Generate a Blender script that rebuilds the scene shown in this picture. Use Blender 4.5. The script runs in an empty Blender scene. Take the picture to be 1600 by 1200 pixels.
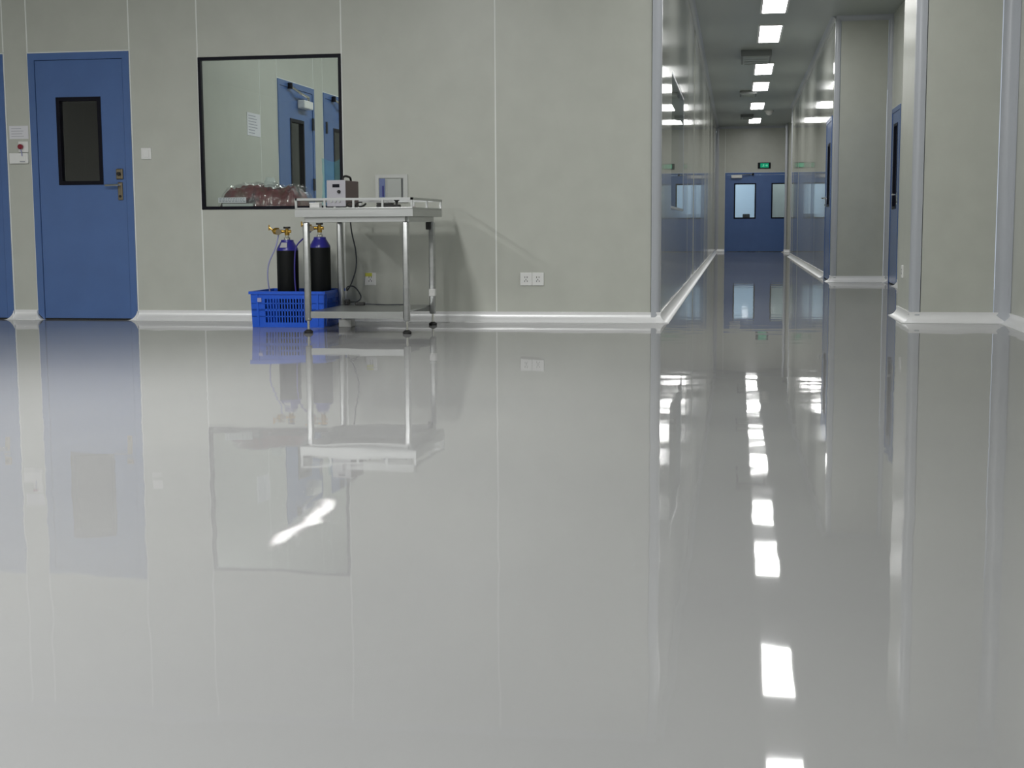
import bpy, bmesh, math, random
from mathutils import Vector, Matrix, noise
random.seed(7)
SC = bpy.context.scene
COL = SC.collection

# ------------------------------------------------------------------ camera, world, exposure
PITCH, ROLL, YAW, CAM_H, FPX = .1139, -.0056, .16, .7341, 2172.75
fw = Vector((-math.sin(YAW)*math.cos(PITCH), math.cos(YAW)*math.cos(PITCH), -math.sin(PITCH)))
rt = Vector((math.cos(YAW), math.sin(YAW), 0)); up = rt.cross(fw)
r2 = rt*math.cos(ROLL) + up*math.sin(ROLL); u2 = up*math.cos(ROLL) - rt*math.sin(ROLL)
cd = bpy.data.cameras.new('camera'); cam = bpy.data.objects.new('camera', cd); COL.objects.link(cam)
cam.matrix_world = Matrix((( r2.x, u2.x, -fw.x, 0), (r2.y, u2.y, -fw.y, 0), (r2.z, u2.z, -fw.z, CAM_H), (0, 0, 0, 1)))
cd.sensor_width = 36; cd.lens = FPX/1600*36; cd.clip_end = 200; cd.clip_start = .05
SC.camera = cam
w = bpy.data.worlds.new('world'); SC.world = w; w.use_nodes = True
w.node_tree.nodes['Background'].inputs[0].default_value = (.75, .85, 1, 1)
w.node_tree.nodes['Background'].inputs[1].default_value = .3
SC.view_settings.view_transform = 'Standard'; SC.view_settings.look = 'None'
SC.view_settings.gamma = 1; SC.view_settings.use_curve_mapping = False
SC.view_settings.exposure = 1.0
SC.cycles.use_denoising = True
SC.cycles.sample_clamp_indirect = 30
SC.cycles.blur_glossy = .5
SC.cycles.max_bounces = 10; SC.cycles.diffuse_bounces = 5; SC.cycles.transparent_max_bounces = 12
SC.cycles.use_adaptive_sampling = False
L_ROOM, L_CORR, L_BACK = 51.0, 9.8, 17.0      # radiance of the ceiling lamps: main room, corridor, room behind the window
H = 3.25                                      # ceiling height

# ------------------------------------------------------------------ materials
def lin(c): return tuple(((v/255)/12.92 if v/255 <= .04045 else ((v/255+.055)/1.055)**2.4) for v in c)
def new_mat(name):
    m = bpy.data.materials.new(name); m.use_nodes = True
    return m, m.node_tree.nodes, m.node_tree.links, m.node_tree.nodes['Principled BSDF']
def pbr(name, col, rough=.5, metal=0, spec=.5, var=0, vscale=8, bump=0, bscale=30, stretch=None, coat=0):
    m, n, l, b = new_mat(name)
    b.inputs['Roughness'].default_value = rough; b.inputs['Metallic'].default_value = metal
    b.inputs['Specular IOR Level'].default_value = spec; b.inputs['Coat Weight'].default_value = coat
    b.inputs['Base Color'].default_value = (*col, 1)
    if var or bump:
        tc = n.new('ShaderNodeTexCoord'); mp = n.new('ShaderNodeMapping'); l.new(tc.outputs['Object'], mp.inputs[0])
        if stretch: mp.inputs['Scale'].default_value = stretch
    if var:
        t = n.new('ShaderNodeTexNoise'); t.inputs['Scale'].default_value = vscale; t.inputs['Detail'].default_value = 3
        l.new(mp.outputs[0], t.inputs[0]); r = n.new('ShaderNodeValToRGB'); l.new(t.outputs[0], r.inputs[0])
        r.color_ramp.elements[0].position = .3; r.color_ramp.elements[1].position = .7
        r.color_ramp.elements[0].color = (*[c*(1-var) for c in col], 1); r.color_ramp.elements[1].color = (*[min(1, c*(1+var)) for c in col], 1)
        l.new(r.outputs[0], b.inputs['Base Color'])
    if bump:
        t2 = n.new('ShaderNodeTexNoise'); t2.inputs['Scale'].default_value = bscale; t2.inputs['Detail'].default_value = 1
        l.new(mp.outputs[0], t2.inputs[0]); bp = n.new('ShaderNodeBump'); bp.inputs['Strength'].default_value = 1
        bp.inputs['Distance'].default_value = bump; l.new(t2.outputs[0], bp.inputs['Height']); l.new(bp.outputs[0], b.inputs['Normal'])
    return m
def emit(name, col, s):
    m, n, l, b = new_mat(name); n.remove(b); e = n.new('ShaderNodeEmission')
    e.inputs[0].default_value = (*col, 1); e.inputs[1].default_value = s; l.new(e.outputs[0], n['Material Output'].inputs[0]); return m
def front_only(n, l, f, mx):     # only the outer face of a pane or coat mirrors; light leaves it freely
    g = n.new('ShaderNodeNewGeometry'); inv = n.new('ShaderNodeMath'); inv.operation = 'SUBTRACT'; inv.inputs[0].default_value = 1; l.new(g.outputs['Backfacing'], inv.inputs[1])
    mu = n.new('ShaderNodeMath'); mu.operation = 'MULTIPLY'; l.new(f.outputs[0], mu.inputs[0]); l.new(inv.outputs[0], mu.inputs[1]); l.new(mu.outputs[0], mx.inputs[0])
def glass(name, tint, ior=1.45, rough=.0, haze=0, hazecol=(.8, .8, .8), bump=0, bscale=20):
    m, n, l, b = new_mat(name); n.remove(b)
    t = n.new('ShaderNodeBsdfTransparent'); t.inputs[0].default_value = (*tint, 1)
    g = n.new('ShaderNodeBsdfGlossy'); g.inputs['Roughness'].default_value = rough
    f = n.new('ShaderNodeFresnel'); f.inputs[0].default_value = ior
    mx = n.new('ShaderNodeMixShader'); front_only(n, l, f, mx); l.new(t.outputs[0], mx.inputs[1]); l.new(g.outputs[0], mx.inputs[2])
    if bump:
        tc = n.new('ShaderNodeTexCoord'); x = n.new('ShaderNodeTexNoise'); x.inputs['Scale'].default_value = bscale; l.new(tc.outputs['Object'], x.inputs[0])
        bp = n.new('ShaderNodeBump'); bp.inputs['Strength'].default_value = 1; bp.inputs['Distance'].default_value = bump
        l.new(x.outputs[0], bp.inputs['Height']); l.new(bp.outputs[0], g.inputs['Normal']); l.new(bp.outputs[0], f.inputs['Normal'])
    out = mx
    if haze:
        d = n.new('ShaderNodeBsdfDiffuse'); d.inputs[0].default_value = (*hazecol, 1)
        m2 = n.new('ShaderNodeMixShader'); m2.inputs[0].default_value = haze; l.new(mx.outputs[0], m2.inputs[1]); l.new(d.outputs[0], m2.inputs[2]); out = m2
    l.new(out.outputs[0], n['Material Output'].inputs[0]); return m

M = dict(
    wall=pbr('painted_steel_panel', (.50, .512, .465), .32, 0, .3, .03, 5),
    gloss=pbr('glossy_steel_panel', (.50, .512, .465), .075, 0, .35, .03, 5, .00018, 5, (1, 1, .06)),
    joint=pbr('white_sealant', (.77, .79, .76), .45),
    cove=pbr('white_aluminium_cove', (.88, .88, .89), .38, .3),
    alu=pbr('anodised_aluminium', (.44, .46, .50), .28, 0, .6),
    ceil=pbr('ceiling_panel', (.34, .37, .35), .35, 0, .4),
    blue=pbr('blue_door_paint', lin((76, 106, 160)), .25, 0, .5, .04, 4),
    black=pbr('black_gasket', (.006, .006, .012), .4, 0, .12),
    rubber=pbr('black_rubber', (.012, .012, .012), .6),
    glass=glass('window_glass', (.95, .97, .96), 1.7),
    steel=pbr('stainless_steel', (.45, .46, .46), .33, 1, .5, .06, 3, 0, 0, (1, 1, 12)),
    chrome=pbr('bright_metal', (.75, .74, .70), .15, 1),
    brass=pbr('brass', (.62, .38, .08), .28, 1, .5, .15, 20),
    oldbrass=pbr('aged_bronze', (.20, .17, .12), .38, .8),
    white=pbr('white_plastic', (.78, .78, .77), .3),
    paper=pbr('white_paper', (.70, .70, .74), .7),
    ink=pbr('grey_ink', (.35, .36, .42), .8),
    red=pbr('red_plastic', (.24, .012, .03), .3),
    cratem=pbr('blue_crate_plastic', lin((20, 84, 200)), .35),
    cylblack=pbr('black_cylinder_paint', (.005, .006, .006), .5, 0, .2),
    cylblue=pbr('dark_blue_paint', lin((44, 42, 130)), .3),
    hose=pbr('lilac_hose', (.30, .31, .52), .35),
    bluehose=pbr('blue_hose', (.05, .04, .25), .35),
    cable=pbr('dark_cable', (.035, .04, .05), .45),
    case=pbr('brown_case_paint', lin((88, 66, 66)), .4),
    face=pbr('silver_faceplate', (.40, .39, .43), .4),
    boxframe=pbr('pale_box_frame', (.54, .55, .53), .4),
    yellow=pbr('yellow_green_sticker', (.55, .55, .05), .5),
    boxblue=pbr('blue_panel_strip', lin((98, 112, 160)), .4),
    boxgrey=pbr('grey_panel_cover', (.42, .44, .42), .35),
    frost=pbr('pale_wall', (.62, .70, .78), .6),
    darkroom=pbr('store_shade_wall', (.06, .06, .07), .7),  # near-black colour stands for the shade of an unlit room
    grille=pbr('dark_grille', (.16, .17, .17), .5),
    film=glass('clear_plastic_film', (.95, .95, .95), 1.75, .07, .03, (.75, .75, .78), .004, 40),
    knot=glass('milky_plastic_film', (.9, .92, .92), 1.5, .1, .6, (.75, .8, .78), .004, 40),
    sheet=glass('cyan_plastic_sheet', (.72, .95, 1), 1.7, .06, .20, (.30, .75, .95), .006, 12),
    lamp_room=emit('lamp_diffuser_room', (1, 1, .985), L_ROOM),
    lamp_corr=emit('lamp_diffuser_corridor', (1, 1, .985), L_CORR),
    lamp_back=emit('lamp_diffuser_back', (.96, 1, .98), L_BACK),
    fill_ante=emit('lobby_fill_glow', (.80, .92, 1), 22),  # bluish fill added in the lobby, stands for outside light
    green=emit('exit_sign_green', (.02, .42, .22), .32),
    lit=emit('exit_sign_white', (.25, .8, .5), .35),
    dark=pbr('dark_recess', (.02, .02, .02), .8),
)
def bundle_mat():
    m, n, l, b = new_mat('red_brown_contents'); tc = n.new('ShaderNodeTexCoord'); v = n.new('ShaderNodeTexNoise')
    v.inputs['Scale'].default_value = 9; v.inputs['Detail'].default_value = 4; l.new(tc.outputs['Object'], v.inputs[0])
    r = n.new('ShaderNodeValToRGB'); l.new(v.outputs[0], r.inputs[0]); e = r.color_ramp.elements
    e[0].position = .38; e[0].color = (.018, .006, .014, 1); e[1].position = .66; e[1].color = (.10, .035, .022, 1)
    x = e.new(.52); x.color = (.15, .008, .018, 1)
    l.new(r.outputs[0], b.inputs['Base Color']); b.inputs['Roughness'].default_value = .5; return m
M['bundle'] = bundle_mat()
def floor_mats():
    m, n, l, b = new_mat('grey_epoxy_base'); tc = n.new('ShaderNodeTexCoord')
    a = n.new('ShaderNodeTexNoise'); a.inputs['Scale'].default_value = .8; a.inputs['Detail'].default_value = 2; l.new(tc.outputs['Object'], a.inputs[0])
    r = n.new('ShaderNodeValToRGB'); l.new(a.outputs[0], r.inputs[0])
    r.color_ramp.elements[0].position = .3; r.color_ramp.elements[1].position = .7
    r.color_ramp.elements[0].color = (.37, .37, .375, 1); r.color_ramp.elements[1].color = (.395, .395, .395, 1)
    l.new(r.outputs[0], b.inputs['Base Color']); b.inputs['Roughness'].default_value = 1; b.inputs['Specular IOR Level'].default_value = 0
    c, n, l, b = new_mat('clear_epoxy_coat'); n.remove(b)
    tc = n.new('ShaderNodeTexCoord'); t = n.new('ShaderNodeTexNoise'); t.inputs['Scale'].default_value = 3.5; t.inputs['Detail'].default_value = 1; l.new(tc.outputs['Object'], t.inputs[0])
    bp = n.new('ShaderNodeBump'); bp.inputs['Strength'].default_value = 1; bp.inputs['Distance'].default_value = .0008; l.new(t.outputs[0], bp.inputs['Height'])
    f = n.new('ShaderNodeFresnel'); f.inputs[0].default_value = 1.5
    tr = n.new('ShaderNodeBsdfTransparent'); g = n.new('ShaderNodeBsdfGlossy'); g.inputs['Roughness'].default_value = .03; l.new(bp.outputs[0], g.inputs['Normal'])
    mx = n.new('ShaderNodeMixShader'); front_only(n, l, f, mx); l.new(tr.outputs[0], mx.inputs[1]); l.new(g.outputs[0], mx.inputs[2])
    l.new(mx.outputs[0], n['Material Output'].inputs[0]); return m, c
M['floor'], M['coat'] = floor_mats()

# ------------------------------------------------------------------ helpers
def box(bm, x0, x1, y0, y1, z0, z1, bev=0, seg=2):
    g = bmesh.ops.create_cube(bm, size=1); vs = g['verts']
    for v in vs: v.co = Vector((x0 + (v.co.x+.5)*(x1-x0), y0 + (v.co.y+.5)*(y1-y0), z0 + (v.co.z+.5)*(z1-z0)))
    if bev:
        es = list({e for v in vs for e in v.link_edges})
        bmesh.ops.bevel(bm, geom=es, offset=bev, segments=seg, affect='EDGES', profile=.5)
def tube(bm, pts, r, seg=8, cap=True):
    pts = [Vector(p) for p in pts]; rs = r if isinstance(r, (list, tuple)) else [r]*len(pts); rings = []
    pn = None
    for i, p in enumerate(pts):
        t = (pts[min(i+1, len(pts)-1)] - pts[max(i-1, 0)]).normalized()
        a = pn if pn is not None else (Vector((0, 0, 1)) if abs(t.z) < .9 else Vector((1, 0, 0)))
        n1 = (a - t*a.dot(t)).normalized(); n2 = t.cross(n1); pn = n1
        rings.append([bm.verts.new(p + (n1*math.cos(2*math.pi*k/seg) + n2*math.sin(2*math.pi*k/seg))*rs[i]) for k in range(seg)])
    for a, b in zip(rings, rings[1:]):
        for k in range(seg): bm.faces.new((a[k], a[(k+1) % seg], b[(k+1) % seg], b[k]))
    if cap: bm.faces.new(rings[0][::-1]); bm.faces.new(rings[-1])
def lathe(bm, prof, c=(0, 0), seg=24):
    rings = [[bm.verts.new((c[0]+r*math.cos(2*math.pi*k/seg), c[1]+r*math.sin(2*math.pi*k/seg), z)) for k in range(seg)] for r, z in prof]
    for a, b in zip(rings, rings[1:]):
        for k in range(seg): bm.faces.new((a[k], a[(k+1) % seg], b[(k+1) % seg], b[k]))
    bm.faces.new(rings[0][::-1]); bm.faces.new(rings[-1])
def prism(bm, poly, f0, f1):
    """poly of 2-D points; f0(p), f1(p) place it at the two ends"""
    a = [bm.verts.new(f0(p)) for p in poly]; b = [bm.verts.new(f1(p)) for p in poly]; n = len(poly)
    for k in range(n): bm.faces.new((a[k], a[(k+1) % n], b[(k+1) % n], b[k]))
    bm.faces.new(a[::-1]); bm.faces.new(b)
def curve(pts, n=8):
    pts = [Vector(p) for p in pts]; out = []
    P = [pts[0]*2-pts[1]] + pts + [pts[-1]*2-pts[-2]]
    for i in range(1, len(P)-2):
        a, b, c, d = P[i-1:i+3]
        for k in range(n):
            t = k/n; out.append(.5*((2*b) + (c-a)*t + (2*a-5*b+4*c-d)*t*t + (3*b-a-3*c+d)*t**3))
    return out + [pts[-1]]
def obj(name, bm, mat, parent=None, smooth=False, label=None):
    bmesh.ops.recalc_face_normals(bm, faces=bm.faces)
    me = bpy.data.meshes.new(name); bm.to_mesh(me); bm.free()
    me.materials.append(M[mat] if isinstance(mat, str) else mat)
    if smooth:
        for p in me.polygons: p.use_smooth = True
        try: me.set_sharp_from_angle(angle=math.radians(40))
        except Exception: pass
    o = bpy.data.objects.new(name, me); COL.objects.link(o)
    if parent: o.parent = parent
    if label: o['label'] = label
    return o
def B(*boxes, bev=0):
    bm = bmesh.new()
    for b in boxes: box(bm, *b, bev=bev)
    return bm
def empty(name, loc=(0, 0, 0), rz=0):
    o = bpy.data.objects.new(name, None); COL.objects.link(o); o.location = loc; o.rotation_euler = (0, 0, rz); o.empty_display_size = .1; return o
def tag(o, label, cat, group=None, kind=None):
    o['label'] = label; o['category'] = cat
    if group: o['group'] = group
    if kind: o['kind'] = kind
    return o
def struct(o, label, cat): return tag(o, label, cat, kind='structure')
R90 = math.pi/2

# ------------------------------------------------------------------ the setting: floor and ceiling
fl = struct(obj('floor', B((-9.2, 2.8, -7.2, 41.5, -.1, -.002)), 'floor'), 'glossy grey epoxy floor mirroring the walls and lamps', 'floor')
bm = bmesh.new(); bm.faces.new([bm.verts.new(p) for p in ((-9.2, -7.2, 0), (2.8, -7.2, 0), (2.8, 41.5, 0), (-9.2, 41.5, 0))])
obj('clear_coat', bm, 'coat', fl, label='mirror-like clear coat of the floor')
bm = B((-9.2, 2.8, -7.2, 41.5, H, H+.1)); struct(obj('ceiling', bm, 'ceil'), 'grey panel ceiling over the hall and corridor', 'ceiling')

# walls are rows of steel sandwich panels: local x along the wall, face at local y = 0 looking to local -y
def wall(name, label, origin, rz, xs, openings=(), t=.05, mat='wall', wob=0, gap=.008, top=H):
    root = empty(name, origin, rz); struct(root, label, 'wall')
    for i in range(len(xs)-1):
        x0, x1 = xs[i]+gap/2, xs[i+1]-gap/2
        spans = [(0, top)]
        for (a, b, z0, z1) in openings:
            if a < (x0+x1)/2 < b:
                spans = [(0, z0)] if z0 > .01 else []
                if z1 < top-.01: spans.append((z1, top))
        d0, d1 = random.uniform(-wob, wob), random.uniform(-wob, wob)
        for (z0, z1) in spans:
            bm = B((x0, x1, 0, t, z0, z1))
            if wob:
                for v in bm.verts:
                    if v.co.y < .001: v.co.y += d0 if v.co.x < (x0+x1)/2 else d1
            obj('panel', bm, mat, root)
    for x in xs[1:-1]:
        z0 = 0
        edge = [o for o in openings if abs(o[0]-x) < .01 or abs(o[1]-x) < .01]
        inside = [o for o in openings if o[0]+.01 < x < o[1]-.01]
        if inside: continue
        zz = [(0, top)]
        for o in edge:                      # a door's edge carries its own sealant: start the joint above it
            if o[2] < .01: zz = [(o[3]+.008, top)]
        for a, b in zz: obj('joint', B((x-gap/2-.001, x+gap/2+.001, -.0016+wob, t-.002, a, b)), mat if wob else 'joint', root)
    return root

YA = 10.44
DL0, DL1, D10, D11 = -6.60, -5.745, -5.541, -4.69
W0, W1, WZ0, WZ1 = -4.134, -2.985, .864, 2.035
XL = -.56
wall('wall_front', 'pale grey-green panel wall with blue doors and square window', (0, YA, 0), 0,
     [-9.1, -7.8, DL0, DL1, D10, D11, W0, W1, -1.80, XL-.068], [(DL0, DL1, 0, 2.1), (D10, D11, 0, 2.1), (W0, W1, WZ0, WZ1)])
# left corridor wall: local x -> +Y, faces +X
xs = [10.512, 12.07, 14.83] + [14.83+1.18*k for k in range(1, 19)] + [37.2]
CW0, CW1 = 12.07, 14.83
wall('wall_corridor_left', 'glossy panel wall on the left of the corridor', (XL, 0, 0), R90, xs, [(CW0, CW1, WZ0, WZ1)], mat='gloss', wob=.004)
XR = 1.17
# faces -X: local x -> -Y
RD0, RD1 = 18.12, 19.2
wall('wall_corridor_right', 'glossy panel wall on the right of the corridor', (XR, 31.6, 0), -R90,
     [.06] + [31.6-y for y in (30.4, 29.2, 28.0, 26.8, 25.6, 24.4, 23.2, 22.0, 20.8, RD1, RD0, 17.92)], [(31.6-RD1, 31.6-RD0, 0, 2.08)], mat='gloss', wob=.004)
wall('wall_step', 'dim panel wall face stepping out beside the corridor', (0, 17.84, 0), 0, [XR+.06, 1.80])
RC0, RC1 = 16.75, 17.65
wall('wall_recess', 'panel wall of the recess with a blue door', (1.85, 17.79, 0), -R90,
     [0, 17.79-RC1, 17.79-RC0, 17.79-15.5, 17.79-14.3, 17.79-13.1, 17.79-11.45], [(17.79-RC1, 17.79-RC0, 0, 2.1)])
wall('wall_pier_front', 'grey-green panel face of the thick pier by the corridor', (0, 10.6, 0), 0, [1.34, 1.862], t=.05)
wall('wall_pier_side', 'narrow corridor side of the thick pier', (1.27, 11.45, 0), -R90, [0, .78], t=.05)
wall('wall_pier_back', 'rear face of the thick pier', (1.97, 11.45, 0), math.pi, [.0, .65], t=.05)
wall('wall_right', 'panel wall along the right of the hall', (1.965, 10.53, 0), -R90, [0, 1.2, 2.4, 3.6, 4.8, 6, 7.2, 8.4, 9.6, 10.8, 12, 13.2, 14.4, 15.6, 17.6])
wall('wall_left', 'panel wall closing the hall far to the left', (-9.05, -7.1, 0), R90, [0]+[1.18*k for k in range(1, 15)]+[17.53])
wall('wall_rear', 'panel wall behind the camera', (1.96, -7.05, 0), math.pi, [0]+[1.18*k for k in range(1, 10)]+[11.0])
# corridor end
YE = 37.2
E0, E1 = -.323, 1.46
wall('wall_end', 'panel wall closing the corridor above the blue double doors', (0, YE, 0), 0, [XL, E0, E1, 2.6], [(E0, E1, 0, 2.06)])
wall('wall_lobby_side', 'panel wall of the side space near the corridor end', (2.6, 37.19, 0), -R90, [0, 1.4, 2.8, 4.2, 5.58])
wall('wall_lobby_near', 'return wall at the end of the right corridor wall', (2.59, 31.6, 0), math.pi, [0, 1.36])
pier = empty('wall_lobby_pier', (0, 0, 0)); struct(pier, 'slim square pier in front of the far double doors', 'wall')
obj('panel', B((1.24, 1.42, 36.3, 36.52, 0, H)), 'wall', pier); obj('corner_trim', B((1.19, 1.25, 36.26, 36.54, 0, H), bev=.02), 'alu', pier)
# room behind the window, unlit store behind the doors with shade put into its wall colour
wall('wall_back_room_left', 'panel wall with two blue doors seen through the window', (-4.25, 10.49, 0), R90,
     [0, 1.70, 12.67-10.49, 13.81-10.49, 14.13-10.49, 15.27-10.49, 16.5-10.49], [(12.67-10.49, 13.81-10.49, 0, 2.11), (14.13-10.49, 15.27-10.49, 0, 2.11)])
wall('wall_back_room_rear', 'rear panel wall of the room behind the window', (0, 16.5, 0), 0, [-4.30, -3.0, -1.8, -.612])
wall('wall_store_left', 'wall of the unlit store behind the doors, coloured dark for shade', (-9.05, 10.5, 0), R90, [0, 5.9], mat='darkroom')
wall('wall_store_rear', 'rear wall of the unlit store, coloured dark for shade', (0, 16.4, 0), 0, [-9.1, -4.31], mat='darkroom')
# lobby behind the far doors
wall('wall_lobby_rear', 'pale blue-white wall beyond the far double doors', (0, 40.6, 0), 0, [-2.0, .62], mat='frost')
wall('wall_lobby_divider', 'grey-green wall close behind the far right door leaf', (0, 38.4, 0), 0, [.68, 2.6])
wall('wall_lobby_left', 'pale side wall beyond the far double doors', (-1.9, 37.26, 0), R90, [0, 3.3], mat='frost')
wall('wall_lobby_light_block', 'unseen pale partition added beyond the far double doors to split the light', (.62, 40.6, 0), -R90, [0, 3.34], mat='frost')  # unseen, added to keep the bright left half from lighting the right

# corner posts and inner coves (aluminium)
def trim(n, label, poly, z0=0, z1=H, mat='alu'):
    bm = bmesh.new(); prism(bm, poly, lambda p: (p[0], p[1], z0), lambda p: (p[0], p[1], z1))
    return struct(obj('trim_%d' % n, bm, mat, smooth=True), label, 'trim')
def arc(cx, cy, r, a0, a1, n=8): return [(cx+r*math.cos(math.radians(a0+(a1-a0)*k/n)), cy+r*math.sin(math.radians(a0+(a1-a0)*k/n))) for k in range(n+1)]
trim(1, 'rounded aluminium post where the front wall turns into the corridor', arc(XL-.045, YA+.037, .047, -90, 0)+[(XL+.002, YA+.07), (XL-.05, YA+.07), (XL-.05, YA+.05), (XL-.067, YA+.05), (XL-.067, YA-.01)])
trim(2, 'rounded aluminium post on the corner of the thick pier', arc(1.31, 10.64, .045, 180, 270)+[(1.338, 10.595), (1.338, 10.65), (1.31, 10.668), (1.265, 10.668)])
def inner(cx, cy, sx, sy, r=.06, n=8, back=.0):
    """concave quarter cove in an inner corner at (cx,cy); the room lies towards (sx,sy)"""
    pts = [(cx, cy)] + [(cx+sx*r*(1-math.cos(t)), cy+sy*r*(1-math.sin(t))) for t in [R90*(1-k/n) for k in range(n+1)]][::-1]
    return pts
trim(3, 'concave aluminium cove between the pier and the right wall', [(1.963, 10.598)]+[(1.963-.10*(1-math.cos(t)), 10.598-.10*(1-math.sin(t))) for t in [R90*k/8 for k in range(9)]])
trim(4, 'aluminium post on the stepped corner of the right corridor wall', arc(1.205, 17.875, .04, 180, 270)+[(1.226, 17.835), (1.226, 17.9), (1.165, 17.915)])
trim(5, 'concave aluminium cove in the recess corner', [(1.85, 17.84)]+[(1.85-.05*(1-math.cos(t)), 17.84-.05*(1-math.sin(t))) for t in [R90*k/6 for k in range(7)]])
trim(6, 'aluminium post ending the right corridor wall', [(XR-.008, 31.535), (XR+.06, 31.535), (XR+.06, 31.665), (XR+.03, 31.69), (XR-.008, 31.66)])
trim(7, 'concave aluminium cove at the left corner of the corridor end', [(XL, YE)]+[(XL+.07*(1-math.cos(t)), YE-.07*(1-math.sin(t))) for t in [R90*k/6 for k in range(7)]])

# white coved baseboards and ceiling coves
def cove_profile(r=.068, n=7):
    # in (out, z): concave quarter from the wall to the floor with a small lip
    return [(0, 0)] + [(r*1.0, 0), (r*1.0, .004)] + [(r*(1-math.sin(t))+.002, r*(1-math.cos(t))+.004) for t in [R90*k/n for k in range(1, n)]] + [(.007, r+.003), (.007, r+.010), (0, r+.010)]
def baseboard(side, label, segs, mat='cove'):
    root = empty('baseboard_'+side); struct(root, label, 'baseboard')
    for (a, b, out) in segs:       # a,b 2-D points along the wall, out the unit vector into the room; extended mitres by (ea,eb)
        ea = eb = 0
        a, b = Vector(a), Vector(b); d = (b-a).normalized(); o = Vector(out[:2])
        if len(out) > 2: ea, eb = out[2], out[3]
        bm = bmesh.new()
        prism(bm, cove_profile(), lambda p: (*(a - d*ea*p[0] + o*p[0]), p[1]), lambda p: (*(b + d*eb*p[0] + o*p[0]), p[1]))
        obj('cove_strip', bm, mat, root, smooth=True)
    return root
bf = baseboard('front', 'white coved skirting along the front wall', [((-9, YA), (DL0, YA), (0, -1)), ((DL1, YA), (D10, YA), (0, -1)), ((D11, YA), (XL, YA), (0, -1, 0, 1))])
# white end caps that round off the foot of each door
for x, s in ((DL1, -1), (D10, 1), (D11, -1)):
    bm = bmesh.new(); r = .072
    poly = [(0, 0)] + [(s*(r-r*math.cos(t)), r-r*math.sin(t)) for t in [R90*k/8 for k in range(9)]][::-1]
    poly = [(0, 0), (s*r, 0)] + [(s*(r-r*math.sin(t)), r-r*math.cos(t)) for t in [R90*k/8 for k in range(1, 8)]] + [(0, r)]
    prism(bm, poly, lambda p: (x+p[0], YA-.055*(1-.6*min(1, p[1]/r)), p[1]), lambda p: (x+p[0], YA-.0125, p[1]))
    obj('end_cap', bm, 'cove', bf)
baseboard('corridor_left', 'white coved skirting on the left corridor wall', [((XL, YA), (XL, YE), (1, 0, 1, -1))])
baseboard('corridor_right', 'white coved skirting on the right corridor wall', [((XR, 31.6), (XR, RD1), (-1, 0, 0, 0)), ((XR, RD0), (XR, 17.84), (-1, 0, 0, 1)), ((XR, 17.84), (1.85, 17.84), (0, -1, 1, -1)), ((1.85, 17.84), (1.85, RC1), (-1, 0, -1, 0)), ((1.85, RC0), (1.85, 11.45), (-1, 0, 0, 0))])
baseboard('pier', 'white coved skirting around the thick pier', [((1.27, 11.45), (1.27, 10.6), (-1, 0, 0, 1)), ((1.27, 10.6), (1.965, 10.6), (0, -1, 1, -1))])
baseboard('right', 'white coved skirting along the right wall', [((1.965, 10.6), (1.965, -7), (-1, 0, -1, 0))])
baseboard('end', 'white coved skirting at the corridor end', [((XL, YE), (E0, YE), (0, -1, -1, 0)), ((1.19, 36.26), (1.42, 36.26), (0, -1, 0, 0)), ((1.19, 36.54), (1.19, 36.26), (-1, 0, 0, 1))])
def ceil_trim(n, label, a, b, out):
    a, b = Vector(a), Vector(b); o = Vector(out); bm = bmesh.new(); r = .06
    poly = [(0, 0), (r, 0)] + [(r*(1-math.sin(t)), r*(1-math.cos(t))) for t in [R90*k/6 for k in range(1, 6)]] + [(0, r)]
    prism(bm, poly, lambda p: (*(a+o*p[0]), H-p[1]), lambda p: (*(b+o*p[0]), H-p[1]))
    struct(obj('trim_%d' % n, bm, 'alu', smooth=True), label, 'trim')
ceil_trim(8, 'aluminium cove where the left corridor wall meets the ceiling', (XL, YA+.1), (XL, YE), (1, 0))
ceil_trim(9, 'aluminium cove where the right corridor wall meets the ceiling', (XR, 17.84), (XR, 31.6), (-1, 0))
ceil_trim(10, 'aluminium cove on top of the corridor end wall', (XL, YE), (2.6, YE), (0, -1))
ceil_trim(11, 'aluminium cove on top of the stepped wall face', (XR, 17.84), (1.85, 17.84), (0, -1))
ceil_trim(12, 'aluminium cove on top of the front wall', (-9, YA), (XL, YA), (0, -1))

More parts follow.
